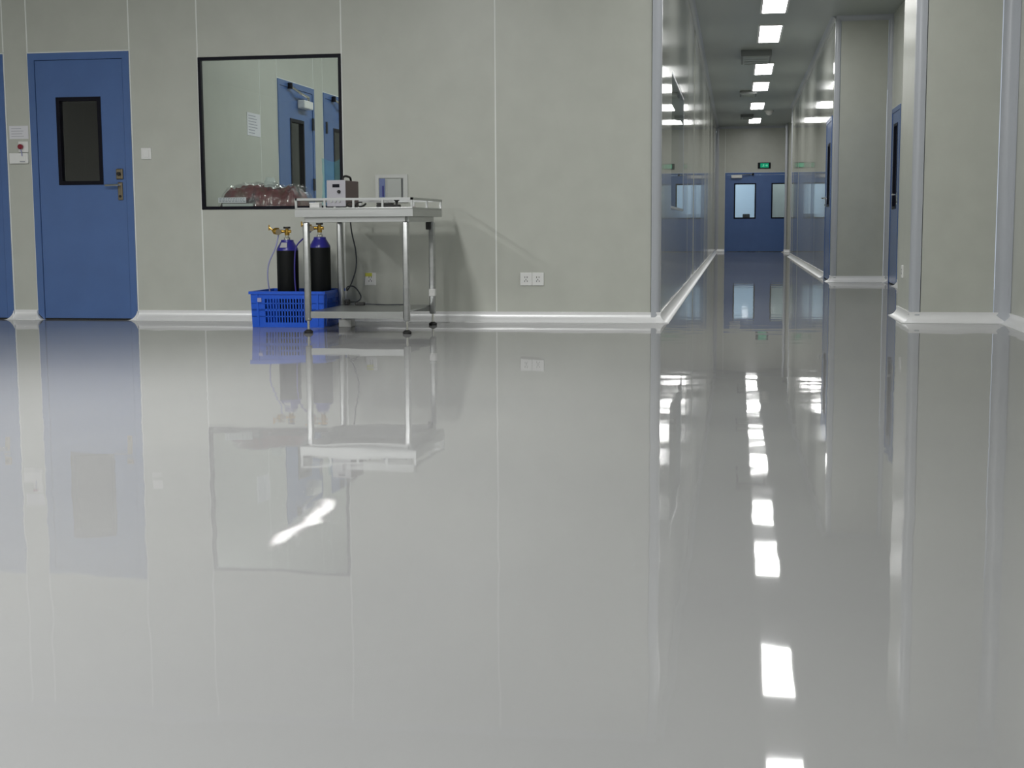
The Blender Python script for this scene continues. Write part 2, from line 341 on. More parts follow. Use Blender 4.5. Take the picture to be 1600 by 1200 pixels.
# ------------------------------------------------------------------ doors
def door(n, label, origin, rz, W, Hh, gl, hand='lever', hx=None, closer=None, fr=.058, cz=0, leafs=None, black=.026, swing=0, cham=True):
    """local x 0..W along the wall, viewer on local -y; gl = list of glass rectangles, one for each leaf"""
    root = empty('door_%d' % n, origin, rz); struct(root, label, 'door')
    d0, d1 = -.012, .05; s = .004
    bm = bmesh.new()
    c = .05 if cham else 0
    fo = [(s, c), (s, Hh-s), (W-s, Hh-s), (W-s, c), (W-s-c, 0), (W-fr, 0), (W-fr, Hh-fr), (fr, Hh-fr), (fr, 0), (s+c, 0)] if cham else [(s, 0), (s, Hh-s), (W-s, Hh-s), (W-s, 0), (W-fr, 0), (W-fr, Hh-fr), (fr, Hh-fr), (fr, 0)]
    prism(bm, fo, lambda p: (p[0], d0, p[1]), lambda p: (p[0], d1, p[1]))
    obj('door_frame', bm, 'blue', root)
    obj('sealant', B((-.005, s, -.003, .045, .07, Hh+.006), (W-s, W+.005, -.003, .045, .07, Hh+.006), (s, W-s, -.003, .045, Hh-s, Hh+.006)), 'joint', root)
    obj('threshold_gap', B((fr, W-fr, .0, .045, .001, .010)), 'dark', root)
    leafs = leafs or [(fr, W-fr)]
    for (a, b), g in zip(leafs, gl):
        a += .004; b -= .004; z0, z1 = .012, Hh-fr-.004; gx0, gx1, gz0, gz1 = g; ly0, ly1 = -.006, .04
        bm = bmesh.new()
        ring0 = [(a, z0), (b, z0), (b, z1), (a, z1)]; ring1 = [(gx0, gz0), (gx1, gz0), (gx1, gz1), (gx0, gz1)]
        V = [[bm.verts.new((p[0], y, p[1])) for p in r] for y in (ly0, ly1) for r in (ring0, ring1)]
        for k in range(4):
            j = (k+1) % 4
            bm.faces.new((V[0][k], V[0][j], V[1][j], V[1][k])); bm.faces.new((V[2][k], V[3][k], V[3][j], V[2][j]))
            bm.faces.new((V[0][k], V[2][k], V[2][j], V[0][j])); bm.faces.new((V[1][k], V[1][j], V[3][j], V[3][k]))
        leaf = obj('door_leaf', bm, 'blue', root)
        k = black
        bm = bmesh.new()
        box(bm, gx0-.004, gx0+k, ly0-.006, ly1+.004, gz0-.004, gz1+.004); box(bm, gx1-k, gx1+.004, ly0-.006, ly1+.004, gz0-.004, gz1+.004)
        box(bm, gx0+k, gx1-k, ly0-.006, ly1+.004, gz0-.004, gz0+k); box(bm, gx0+k, gx1-k, ly0-.006, ly1+.004, gz1-k, gz1+.004)
        obj('glass_frame', bm, 'black', leaf)
        obj('glass_pane', B((gx0+k-.003, gx1-k+.003, .012, .018, gz0+k-.003, gz1-k+.003)), 'glass', leaf)
    if hx is not None:
        sx = -1 if hx > W/2 else 1
        if hand == 'lock':       # square lock above a lever plate
            lk = obj('lock', B((hx-.028, hx+.028, -.024, -.006, 1.108, 1.190), bev=.006), 'oldbrass', root, label='aged bronze door lock')
            bm = bmesh.new(); tube(bm, [(hx, -.02, 1.150), (hx, -.045, 1.150)], .014, 12); obj('cylinder', bm, 'dark', lk)
        pl = obj('handle_plate', B((hx-.020, hx+.020, -.018, -.006, .945, 1.085), bev=.005), 'oldbrass' if hand == 'lock' else 'chrome', root)
        bm = bmesh.new(); tube(bm, curve([(hx, -.015, 1.062), (hx, -.055, 1.062), (hx+sx*.02, -.062, 1.062), (hx+sx*.105, -.058, 1.060)], 5), .010, 8)
        obj('lever', bm, 'chrome', pl, smooth=True)
        bm = bmesh.new(); tube(bm, [(hx, -.015, .975), (hx, -.026, .975)], .010, 10); obj('keyhole', bm, 'dark', pl)
    if closer is not None:
        cx, sx = closer
        cl = obj('door_closer', B((cx-.14, cx+.14, -.085, -.006, Hh-.235+cz, Hh-.155+cz), bev=.012), 'white', root)
        bm = bmesh.new(); tube(bm, [(cx+sx*.1, -.045, Hh-.155+cz), (cx+sx*.1, -.045, Hh-.115+cz*.5), (cx-sx*.22, -.075, Hh-.105+cz*.5), (cx-sx*.42, -.025, Hh-.045)], [.016, .014, .012, .012], 8)
        obj('closer_arm', bm, 'chrome', cl)
        bm = bmesh.new(); tube(bm, [(cx-sx*.42, -.03, Hh-.075), (cx-sx*.42, -.03, Hh-.02)], .024, 10); obj('arm_bracket', bm, 'black', cl)
    return root
door(1, 'blue door between the notice and the window, its glass dark', (D10, YA, 0), 0, D11-D10, 2.1, [(.232, .598, 1.072, 1.748)], 'lock', .742)
door(2, 'blue door cut off by the left picture edge', (DL0, YA, 0), 0, DL1-DL0, 2.1, [(.232, .598, 1.072, 1.748)], 'lock', .742)
door(3, 'blue door with closer seen through the window, nearer the paper sheet', (-4.25, 12.67, 0), R90, 1.14, 2.11, [(.36, .78, .95, 1.76)], 'lever', .09, (.73, 1), cham=False)
door(4, 'blue door at the right edge of the view through the window', (-4.25, 14.13, 0), R90, 1.14, 2.11, [(.36, .78, .95, 1.76)], 'lever', 1.04, (.73, 1), cham=False)
for d in ('door_3',):
    r = bpy.data.objects[d]
for dn, hxs in (('door_3', 1.065), ('door_4', .075)):
    for z in (.25, 1.15, 1.75):
        bm = bmesh.new(); tube(bm, [(hxs, -.018, z-.06), (hxs, -.018, z+.06)], .013, 8); obj('hinge', bm, 'cable', bpy.data.objects[dn])
door(5, 'blue door in the recess behind the thick pier', (1.85, RC1, 0), -R90, RC1-RC0, 2.1, [(.25, .62, .90, 1.90)], 'lever', .78, cham=False)
door(6, 'narrow-looking blue door in the right corridor wall by the step', (XR, RD1, 0), -R90, RD1-RD0, 2.08, [(.38, .78, .95, 1.75)], 'lever', .15, cham=False)
WE = E1-E0
door(7, 'blue double doors at the far end of the corridor', (E0, YE, 0), 0, WE, 2.06, [(.24, .80, .865, 1.78), (1.20, 1.62, .865, 1.78)], 'lever', None, (.30, -1),
     leafs=[(.05, .90), (.90, WE-.05)], black=.03, cham=False, cz=.09)
obj('meeting_strip', B((.885, .915, -.012, -.006, .02, 1.99)), 'blue', bpy.data.objects['door_7'])

# ------------------------------------------------------------------ windows
def window(n, label, origin, rz, W, z0, z1, mull=(), front=-.008, fmat='black', gy=.010):
    root = empty('window_%d' % n, origin, rz); struct(root, label, 'window')
    k = .026; bm = bmesh.new()
    for a, b, c, d in ((0.003, k, z0+.003, z1-.003), (W-k, W-.003, z0+.003, z1-.003), (k, W-k, z0+.003, z0+k), (k, W-k, z1-k, z1-.003)): box(bm, a, b, front, .03, c, d)
    for x in mull: box(bm, x-.02, x+.02, front, .03, z0+k, z1-k)
    obj('window_frame', bm, fmat, root)
    obj('reveal', B((.003, .016, .03, .052, z0+.003, z1-.003), (W-.016, W-.003, .03, .052, z0+.003, z1-.003), (.016, W-.016, .03, .052, z0+.003, z0+.016), (.016, W-.016, .03, .052, z1-.016, z1-.003)), 'alu', root)
    xs = [k-.002]+[m for m in mull]+[W-k+.002]
    for a, b in zip(xs, xs[1:]): obj('glass_pane', B((a, b, gy, gy+.006, z0+k-.002, z1-k+.002)), 'glass', root)
window(1, 'black-framed square window in the front wall beside the trolley table', (W0, YA, 0), 0, W1-W0, WZ0, WZ1)
window(2, 'flush glass window in the left corridor wall', (XL, CW0, 0), R90, CW1-CW0, WZ0, WZ1, front=.001, fmat='alu', gy=.003)

# ------------------------------------------------------------------ ceiling lamps
def lamp(x, y, L, mat, label, group, wd=.27):
    r = empty('ceiling_light', (x, y, H)); tag(r, label, 'ceiling light', group)
    bm = bmesh.new(); a, b = wd/2, L/2; f = .025; z0 = -.018
    for q in ((-a-f, -a, -b-f, b+f), (a, a+f, -b-f, b+f), (-a, a, -b-f, -b), (-a, a, b, b+f)): box(bm, *q, z0, 0)
    obj('lamp_frame', bm, 'white', r)
    d = obj('diffuser', B((-a, a, -b, b, -.014, -.004)), 'white', r); d.data.materials.append(M[mat])
    for p in d.data.polygons:
        if p.normal.z < -.5: p.material_index = 1
    return r
LX = .40
names = ['first', 'second', 'third', 'fourth', 'fifth', 'sixth', 'seventh', 'eighth']
for k, (y0, y1) in enumerate([(34.3, 35.9), (29.95, 31.55), (25.65, 27.2), (22.7, 24.3), (18.4, 20.05), (15.85, 17.3), (11.5, 13.0), (8.6, 10.2)]):
    lab = ['ceiling lamp panel closest to the far double doors'][0] if k == 0 else 'glowing ceiling lamp panel, %s from the far double doors' % names[k]
    lamp(LX, (y0+y1)/2, y1-y0, 'lamp_corr', lab, 'lamp panels down the corridor')
for x, y, lab in ((-5.7, 3.2, 'ceiling lamp panel mirrored as a streak in the window'), (-5.7, -1.4, 'ceiling lamp panel in the hall left of the camera'),
                  (-2.8, 5.6, 'ceiling lamp panel in the middle of the hall'), (-2.8, 1.2, 'ceiling lamp panel in the hall right above the camera'), (-2.8, -3.4, 'ceiling lamp panel in the hall behind the camera')):
    lamp(x, y, 2.5 if y == 3.2 else 1.6, 'lamp_room', lab, 'lamp panels in the hall', wd=.17 if y == 3.2 else .27)
for x, y, lab in ((-2.4, 12.3, 'ceiling lamp panel in the room behind the window'), (-2.4, 14.8, 'rear ceiling lamp panel in the room behind the window')):
    lamp(x, y, 1.4, 'lamp_back', lab, 'lamp panels behind the window')
lamp(-.5, 39.0, 1.4, 'fill_ante', 'unseen bluish lamp panel added to brighten the far left door glass', 'added lamp panels beyond the doors')  # added out of view so the left door glass looks lit from outside
lamp(1.55, 37.85, .7, 'fill_ante', 'unseen short lamp panel added to brighten the far right door glass', 'added lamp panels beyond the doors')  # second added fill, out of view, for the right door glass

# ceiling diffusers hanging in the corridor
for k, (x0, x1, y0, y1, dz) in enumerate([(.03, .47, 21.0, 22.1, .085), (.02, .34, 27.3, 28.0, .06), (.05, .35, 33.2, 33.9, .06)]):
    r = empty('air_diffuser', ((x0+x1)/2, (y0+y1)/2, H)); hx, hy = (x1-x0)/2, (y1-y0)/2
    tag(r, ['large grey air diffuser box hanging between the corridor lamps', 'small grey air diffuser beside the third corridor lamp from the doors', 'small grey air diffuser beside the corridor lamp closest to the doors'][k], 'air diffuser', 'air diffusers in the corridor ceiling')
    obj('housing', B((-hx, hx, -hy, hy, -dz, 0), bev=.004), 'grille', r)
    f = obj('grille', B((-hx+.03, hx-.03, -hy+.03, hy-.03, -dz-.006, -dz)), 'ceil', r)
    for q in range(4):
        yy = -hy+.1+q*(2*hy-.2)/3; obj('slat', B((-hx+.05, hx-.05, yy-.02, yy+.02, -dz-.012, -dz-.006)), 'ceil', f)
r = empty('ceiling_sensor', (.68, 32.2, H)); tag(r, 'small pale dome sensor on the corridor ceiling right of the lamps', 'sensor')
bm = bmesh.new(); lathe(bm, [(.10, 0), (.10, -.02), (.09, -.03)]); obj('base', bm, 'white', r, smooth=True)
bm = bmesh.new(); lathe(bm, [(.08, -.03), (.075, -.06), (.05, -.09), (.015, -.105)]); obj('dome', bm, 'white', r, smooth=True)

# exit sign over the far doors
r = empty('exit_sign', (.68, YE, 2.235)); tag(r, 'small green lit exit sign above the far double doors', 'exit sign')
obj('housing', B((-.165, .165, -.035, 0, -.075, .075), bev=.006), 'black', r)
f = obj('sign_face', B((-.10, .115, -.039, -.035, -.055, .055)), 'green', r)
bm = bmesh.new()   # running figure and arrow
y0, y1 = -.0405, -.039
def bar(a, b, t):
    d = Vector((b[0]-a[0], b[1]-a[1])); n = Vector((-d.y, d.x)).normalized()*t/2
    prism(bm, [(a[0]+n.x, a[1]+n.y), (b[0]+n.x, b[1]+n.y), (b[0]-n.x, b[1]-n.y), (a[0]-n.x, a[1]-n.y)], lambda p: (p[0], y0, p[1]), lambda p: (p[0], y1, p[1]))
bar((-.02, .032), (-.008, .032), .014); bar((-.012, .022), (-.022, -.008), .016); bar((-.014, .015), (.006, .004), .007); bar((-.016, .016), (-.036, .004), .007)
bar((-.022, -.006), (-.004, -.018), .009); bar((-.004, -.018), (-.01, -.04), .008); bar((-.022, -.006), (-.034, -.024), .009); bar((-.034, -.024), (-.052, -.026), .008)
bar((.03, 0), (.085, 0), .012); bar((.085, 0), (.06, .026), .012); bar((.085, 0), (.06, -.026), .012)
obj('pictogram', bm, 'lit', f)

# ------------------------------------------------------------------ things on the front wall
def notice(name, label, cat, origin, rz, w_, h_, lines):
    r = empty(name, origin, rz); tag(r, label, cat)
    obj('sheet', B((0, w_, -.003, -.0005, 0, h_)), 'paper', r)
    bm = bmesh.new(); random.seed(3)
    for k in range(lines):
        z = h_*(1-(k+1)/(lines+1)); x1 = w_*random.uniform(.55, .9); box(bm, w_*.1, x1, -.0036, -.003, z-h_*.018, z+h_*.018)
    obj('print', bm, 'ink', r); return r
notice('wall_notice', 'small white paper notice between the two blue doors', 'notice', (-5.722, YA, 1.434), 0, .162, .103, 4)
notice('paper_sheet', 'white paper sheet taped inside the room behind the window', 'paper', (-4.25, 11.84, 1.53), R90, .34, .20, 7)
r = empty('emergency_button', (-5.605, YA, 1.372)); tag(r, 'white button plate with round red knob between the blue doors', 'button')
obj('plate', B((-.042, .042, -.012, 0, -.043, .043), bev=.004), 'white', r)
bm = bmesh.new(); tube(bm, [(-.012, -.012, 0), (-.012, -.022, 0), (-.012, -.024, 0), (-.012, -.042, 0), (-.012, -.048, 0)], [.012, .012, .020, .020, .013], 16); obj('knob', bm, 'red', r, smooth=True)
bm = bmesh.new(); tube(bm, [(-.012, -.03, -.02), (-.006, -.03, -.045), (-.004, -.026, -.075)], .004, 6); obj('key', bm, 'hose', r)
r = empty('switch_box', (-5.644, YA, 1.282)); tag(r, 'wide white switch box below the red button', 'switch')
obj('plate', B((-.08, .08, -.022, 0, -.042, .042), bev=.005), 'white', r)
obj('rocker', B((.012, .06, -.027, -.022, -.022, .022), bev=.003), 'white', r); obj('card_slot', B((.014, .058, -.0278, -.0268, -.030, -.025)), 'ink', r)
r = empty('light_switch', (-4.576, YA, 1.305)); tag(r, 'square white light switch between blue door and window', 'switch')
obj('plate', B((-.042, .042, -.012, 0, -.045, .045), bev=.005), 'white', r); obj('rocker', B((-.024, .024, -.017, -.012, -.030, .030), bev=.003), 'white', r)
def outlet(label, origin, rz, n, sticker=False):
    r = empty('wall_outlet', origin, rz); tag(r, label, 'outlet')
    for k in range(n):
        x0 = -.0455*n+.091*k
        f = obj('plate', B((x0+.0005, x0+.0905, -.012, 0, -.049, .049), bev=.004), 'white', r)
        bm = bmesh.new(); xc = x0+.0455
        for dx, dz, s in ((-.009, .014, 1), (.009, .014, 1)): box(bm, xc+dx-.0022, xc+dx+.0022, -.0126, -.0118, dz-.006, dz+.006)
        for dx, dz in ((-.010, -.016), (.010, -.016), (0, -.004)): box(bm, xc+dx-.0022, xc+dx+.0022, -.0126, -.0118, dz-.006, dz+.006)
        obj('pin_holes', bm, 'dark', f)
    if sticker: obj('sticker', B((-.04, .015, -.0135, -.012, .020, .047)), 'yellow', r, label='yellow-green sticker')
    return r
outlet('double white socket low on the right part of the front wall', (-1.526, YA, .326), 0, 2)
outlet('single white socket with yellow-green sticker behind the steel table', (-2.785, YA, .326), 0, 1, True)
outlet('white socket on the corridor side of the thick pier', (1.27, 11.10, .36), -R90, 1)
r = empty('control_box', (-2.605, YA, 1.015)); tag(r, 'grey wall control box with blue strip above the steel table', 'control box')
bm = bmesh.new()
for q in ((-.126, -.100, -.106, .106), (.094, .126, -.106, .106), (-.100, .094, .080, .106), (-.100, .094, -.106, -.082)): box(bm, q[0], q[1], -.014, 0, q[2], q[3])
obj('cover_frame', bm, 'boxframe', r)
obj('backplate', B((-.100, .094, -.006, 0, -.082, .080)), 'boxgrey', r)
obj('blue_strip', B((-.096, -.052, -.012, -.006, -.080, .076)), 'boxblue', r, label='blue side strip')
obj('strip_latch', B((-.072, -.062, -.020, -.012, -.06, .02), bev=.002), 'cylblue', r)
obj('access_panel', B((-.034, .078, -.020, -.006, -.080, .076), bev=.003), 'boxgrey', r)
obj('edge_slot', B((.080, .086, -.010, -.006, -.080, .076)), 'cable', r)

# ------------------------------------------------------------------ steel trolley table
TX0, TX1, TY0, TY1, TZ = -2.972, -2.150, 9.18, 10.12, .858
t = empty('work_table', ((TX0+TX1)/2, (TY0+TY1)/2, 0)); tag(t, 'stainless steel work table with guard rail and lower shelf', 'table')
ox, oy = t.location.x, t.location.y
def loc(bm):
    bmesh.ops.translate(bm, verts=bm.verts, vec=(-ox, -oy, 0)); return bm
bm = bmesh.new(); box(bm, TX0, TX1, TY0, TY1, TZ-.012, TZ, bev=.003)
for q in ((TX0, TX1, TY0, TY0+.02), (TX0, TX1, TY1-.02, TY1), (TX0, TX0+.02, TY0+.02, TY1-.02), (TX1-.02, TX1, TY0+.02, TY1-.02)): box(bm, *q, TZ-.062, TZ-.012)
obj('tabletop', loc(bm), 'steel', t)
bm = bmesh.new(); LXs, LYs = (-2.912, -2.214), (9.24, 10.06)
for y in LYs: box(bm, LXs[0], LXs[1], y-.018, y+.018, TZ-.098, TZ-.062)
for x in LXs: box(bm, x-.018, x+.018, LYs[0]+.018, LYs[1]-.018, TZ-.098, TZ-.062)
obj('under_frame', loc(bm), 'steel', t)
for y in LYs:
    for x in LXs:
        bm = bmesh.new(); box(bm, x-.021, x+.021, y-.021, y+.021, .085, TZ-.098, bev=.010, seg=3)
        lg = obj('leg', loc(bm), 'steel', t, smooth=True)
        bm = bmesh.new(); tube(bm, [(x, y, .018), (x, y, .09)], .009, 10); obj('threaded_rod', loc(bm), 'chrome', lg, smooth=True)
        bm = bmesh.new(); lathe(bm, [(.030, 0), (.031, .012), (.022, .020), (.012, .026)], (x, y), 16); obj('foot_pad', loc(bm), 'rubber', lg, smooth=True)
bm = bmesh.new(); box(bm, LXs[0]+.022, LXs[1]-.022, LYs[0]-.015, LYs[1]+.015, .138, .150)
box(bm, LXs[0]+.022, LXs[1]-.022, LYs[0]-.016, LYs[0]+.006, .104, .138); box(bm, LXs[0]+.022, LXs[1]-.022, LYs[1]-.006, LYs[1]+.016, .104, .138)
obj('lower_shelf', loc(bm), 'steel', t)
gr = [('front', (TX0+.008, TY0+.008), (TX1-.008, TY0+.008)), ('back', (TX0+.008, TY1-.008), (TX1-.008, TY1-.008)), ('l', (TX0+.008, TY0+.008), (TX0+.008, TY1-.008)), ('r', (TX1-.008, TY0+.008), (TX1-.008, TY1-.008))]
for _, a, b in gr:
    bm = bmesh.new(); box(bm, min(a[0], b[0])-.008, max(a[0], b[0])+.008, min(a[1], b[1])-.008, max(a[1], b[1])+.008, TZ+.048, TZ+.064)
    rl = obj('guard_rail', loc(bm), 'steel', t)
    n = 5 if a[1] == b[1] else 3
    for k in range(n):
        if a[0] == b[0] and k in (0, n-1): continue
        u = k/(n-1); x, y = a[0]+(b[0]-a[0])*u, a[1]+(b[1]-a[1])*u
        obj('rail_post', loc(B((x-.007, x+.007, y-.007, y+.007, TZ, TZ+.048))), 'steel', rl)
obj('clamp_block', loc(B((-2.250, -2.216, 10.008, 10.0385, TZ-.155, TZ-.099), bev=.006)), 'rubber', t, label='black clamp on a rear leg')
obj('leg_sleeve', loc(B((-2.237, -2.190, 10.034, 10.084, .215, .270), bev=.006)), 'white', t, label='white sleeve on a rear leg')

# instrument on the table
r = empty('instrument_box', (-2.745, 9.57, TZ), math.radians(-4)); tag(r, 'brown metal instrument with silver front panel on the steel table', 'instrument')
obj('case', B((-.066, .066, -.125, .15, .012, .190), bev=.004), 'case', r)
fp = obj('front_panel', B((-.069, .069, -.133, -.125, .010, .192), bev=.003), 'face', r)
obj('display', B((-.026, .026, -.1345, -.133, .142, .164)), 'black', fp)
bm = bmesh.new(); tube(bm, [(.022, -.133, .112), (.022, -.146, .112), (.022, -.150, .112)], [.012, .011, .008], 14); obj('knob', bm, 'rubber', fp, smooth=True)
bm = bmesh.new()
for k in range(3): tube(bm, [(-.035+.03*k, -.133, .045), (-.035+.03*k, -.140, .045)], .007, 10)
obj('terminals', bm, 'boxgrey', fp)
bm = bmesh.new(); tube(bm, curve([(.035, -.09, .188), (.035, -.075, .214), (.035, -.02, .222), (.035, .06, .214), (.035, .08, .188)], 5), .008, 8); obj('carry_handle', bm, 'rubber', r, smooth=True)
for x in (-.05, .05):
    for y in (-.1, .13): obj('foot', B((x-.01, x+.01, y-.01, y+.01, 0, .012)), 'rubber', r)
# small things in the tray
def small(name, label, cat, bm, mat): return tag(obj(name, bm, mat), label, cat)
bm = bmesh.new(); tube(bm, [(-2.66, 10.06, TZ+.006), (-2.44, 10.06, TZ+.006), (-2.33, 10.05, TZ+.006)], .006, 8)
bmesh.ops.translate(bm, verts=bm.verts, vec=(0, 0, 0)); small('red_rod', 'thin red rod lying along the back of the steel table', 'rod', bm, 'red')
def clip(name, label, x, y, rz):
    r = empty(name, (x, y, TZ), rz); tag(r, label, 'clip')
    bm = bmesh.new(); tube(bm, curve([(0, 0, .006), (.03, 0, .012), (.05, 0, .028)], 4), [.006]*4+[.007]*4+[.004], 8); obj('jaw', bm, 'rubber', r)
    bm = bmesh.new(); tube(bm, curve([(0, 0, .006), (-.02, 0, .02), (-.01, 0, .034), (.02, 0, .036)], 4), .005, 8); obj('grip', bm, 'rubber', r)
clip('test_clip', 'black clip in the tray just right of the instrument', -2.62, 9.30, .3)
clip('test_clip', 'second black clip in the tray, further right of the instrument', -2.55, 9.30, -.2)
r = empty('tool_case', (-2.36, 9.36, TZ)); tag(r, 'low black tool case lying at the right end of the tray', 'case')
obj('body', B((-.08, .08, -.03, .03, 0, .020), bev=.004), 'rubber', r); obj('lid', B((-.08, .03, -.03, .03, .021, .030), bev=.003), 'rubber', r)
r = empty('funnel', (-2.40, 9.75, TZ)); tag(r, 'tiny black funnel standing before the control box', 'funnel')
bm = bmesh.new(); lathe(bm, [(.012, 0), (.008, .03), (.010, .045), (.030, .066), (.030, .070)], seg=16); obj('bowl', bm, 'rubber', r, smooth=True)
bm = bmesh.new(); lathe(bm, [(.018, 0), (.018, .006), (.012, .010)], seg=16); obj('stand', bm, 'rubber', r, smooth=True)
for k, (x, lab) in enumerate(((-2.87, 'small white box in the tray left of the instrument'), )):
    r = empty('small_box', (x, 9.33, TZ)); tag(r, lab, 'box'); obj('body', B((-.035, .035, -.03, .03, 0, .026), bev=.003), 'white', r); obj('lid', B((-.037, .037, -.032, .032, .026, .036), bev=.003), 'white', r)
r = empty('cable_adapter', (-2.745, 9.98, .150)); tag(r, 'small dark adapter lying on the lower shelf', 'adapter')
obj('body', B((-.035, .035, -.02, .02, 0, .022), bev=.005), 'rubber', r); bm = bmesh.new(); tube(bm, curve([(.03, 0, .010), (.1, .02, .006), (.2, .0, .005), (.32, .03, .005)], 6), .004, 6); obj('lead', bm, 'cable', r)
r = empty('power_cable', (-2.875, 10.17, 0)); tag(r, 'dark cable hanging and looping behind the steel table', 'cable')
bm = bmesh.new(); tube(bm, curve([(.01, -.005, .865), (.02, 0, .70), (.05, .0, .55), (.052, 0, .43), (.02, .0, .32), (-.02, .0, .25), (-.03, .04, .275), (.02, .05, .275), (.075, .03, .21), (.07, -.02, .172), (.03, -.08, .168), (.015, -.11, .170)], 7), .0055, 8); obj('lead', bm, 'cable', r, smooth=True)
bm = bmesh.new(); box(bm, -.004, .034, -.155, -.108, .1505, .188, bev=.006); box(bm, .004, .008, -.175, -.155, .165, .175); box(bm, .022, .026, -.175, -.155, .165, .175); obj('plug', bm, 'rubber', r)
r = empty('white_block', (-2.815, 9.86, 0)); tag(r, 'small white block added for the pale skirting reflection under the steel table', 'block')  # added white block, stands in for the skirting's reflection between shadows
obj('body', B((-.048, .048, -.05, .05, 0, .052), bev=.003), 'white', r); obj('block_top', B((-.049, .049, -.051, .0, .0525, .055)), 'white', r)

# ------------------------------------------------------------------ crate and gas cylinders
CX0, CX1, CY0, CY1, CH = -3.508, -2.948, 9.745, 10.26, .262
r = empty('plastic_crate', ((CX0+CX1)/2, (CY0+CY1)/2, 0)); tag(r, 'bright blue slotted plastic crate holding the gas cylinders', 'crate')
hx, hy = (CX1-CX0)/2, (CY1-CY0)/2; T = .012; tp = .97       # walls lean out towards the top
def crate_side(length, slots):
    """local u along the side, v up; returns boxes (u0,u1,v0,v1,depth offset, thickness)"""
    Lh = length/2; out = [(-Lh, Lh, 0, .035), (-Lh, Lh, CH-.055, CH-.02), (-Lh, Lh, .118, .134), (-Lh, Lh, .170, .178), (-Lh, Lh, .075, .083)]
    out += [(-Lh, -Lh+.105, .035, CH-.055), (Lh-.105, Lh, .035, CH-.055)]
    u = -Lh+.105
    n = int((length-.21)/.021)
    for k in range(1, n): out.append((u+k*(length-.21)/n-.0048, u+k*(length-.21)/n+.0048, .035, CH-.055))
    return out
for nm, ln, ang, off in (('f', 2*hx, 0, hy), ('b', 2*hx, math.pi, hy), ('l', 2*hy, -R90, hx), ('rr', 2*hy, R90, hx)):
    bm = bmesh.new()
    for u0, u1, v0, v1 in crate_side(ln-.004, True): box(bm, u0, u1, -off, -off+(T if v1-v0 > .02 and u1-u0 > .02 else T*.7), v0, v1)
    for u in (-ln/2+.05, ln/2-.05): box(bm, u-.008, u+.008, -off-.006, -off, .01, CH-.02)
    if nm in ('l', 'rr'): box(bm, -.05, .05, -off-.0015, -off-.0005, CH-.085, CH-.06)
    for v in bm.verts:
        k = tp+(1-tp)*min(1, v.co.z/CH); v.co.y *= k; v.co.x *= k
    bmesh.ops.rotate(bm, verts=bm.verts, cent=(0, 0, 0), matrix=Matrix.Rotation(ang, 3, 'Z'))
    obj('side_wall', bm, 'cratem', r)
bm = bmesh.new(); o = .010
for q in ((-hx-o, hx+o, -hy-o, -hy+T), (-hx-o, hx+o, hy-T, hy+o), (-hx-o, -hx+T, -hy+T, hy-T), (hx-T, hx+o, -hy+T, hy-T)): box(bm, *q, CH-.020, CH)
obj('rim', bm, 'cratem', r)
obj('base', B((-hx*tp+.002, hx*tp-.002, -hy*tp+.002, hy*tp-.002, 0, .012)), 'cratem', r)
obj('sticker', B((-hx+.055, -hx+.085, -hy*.985-.009, -hy*.985-.0075, .185, .215)), 'hose', r, label='small pale sticker')

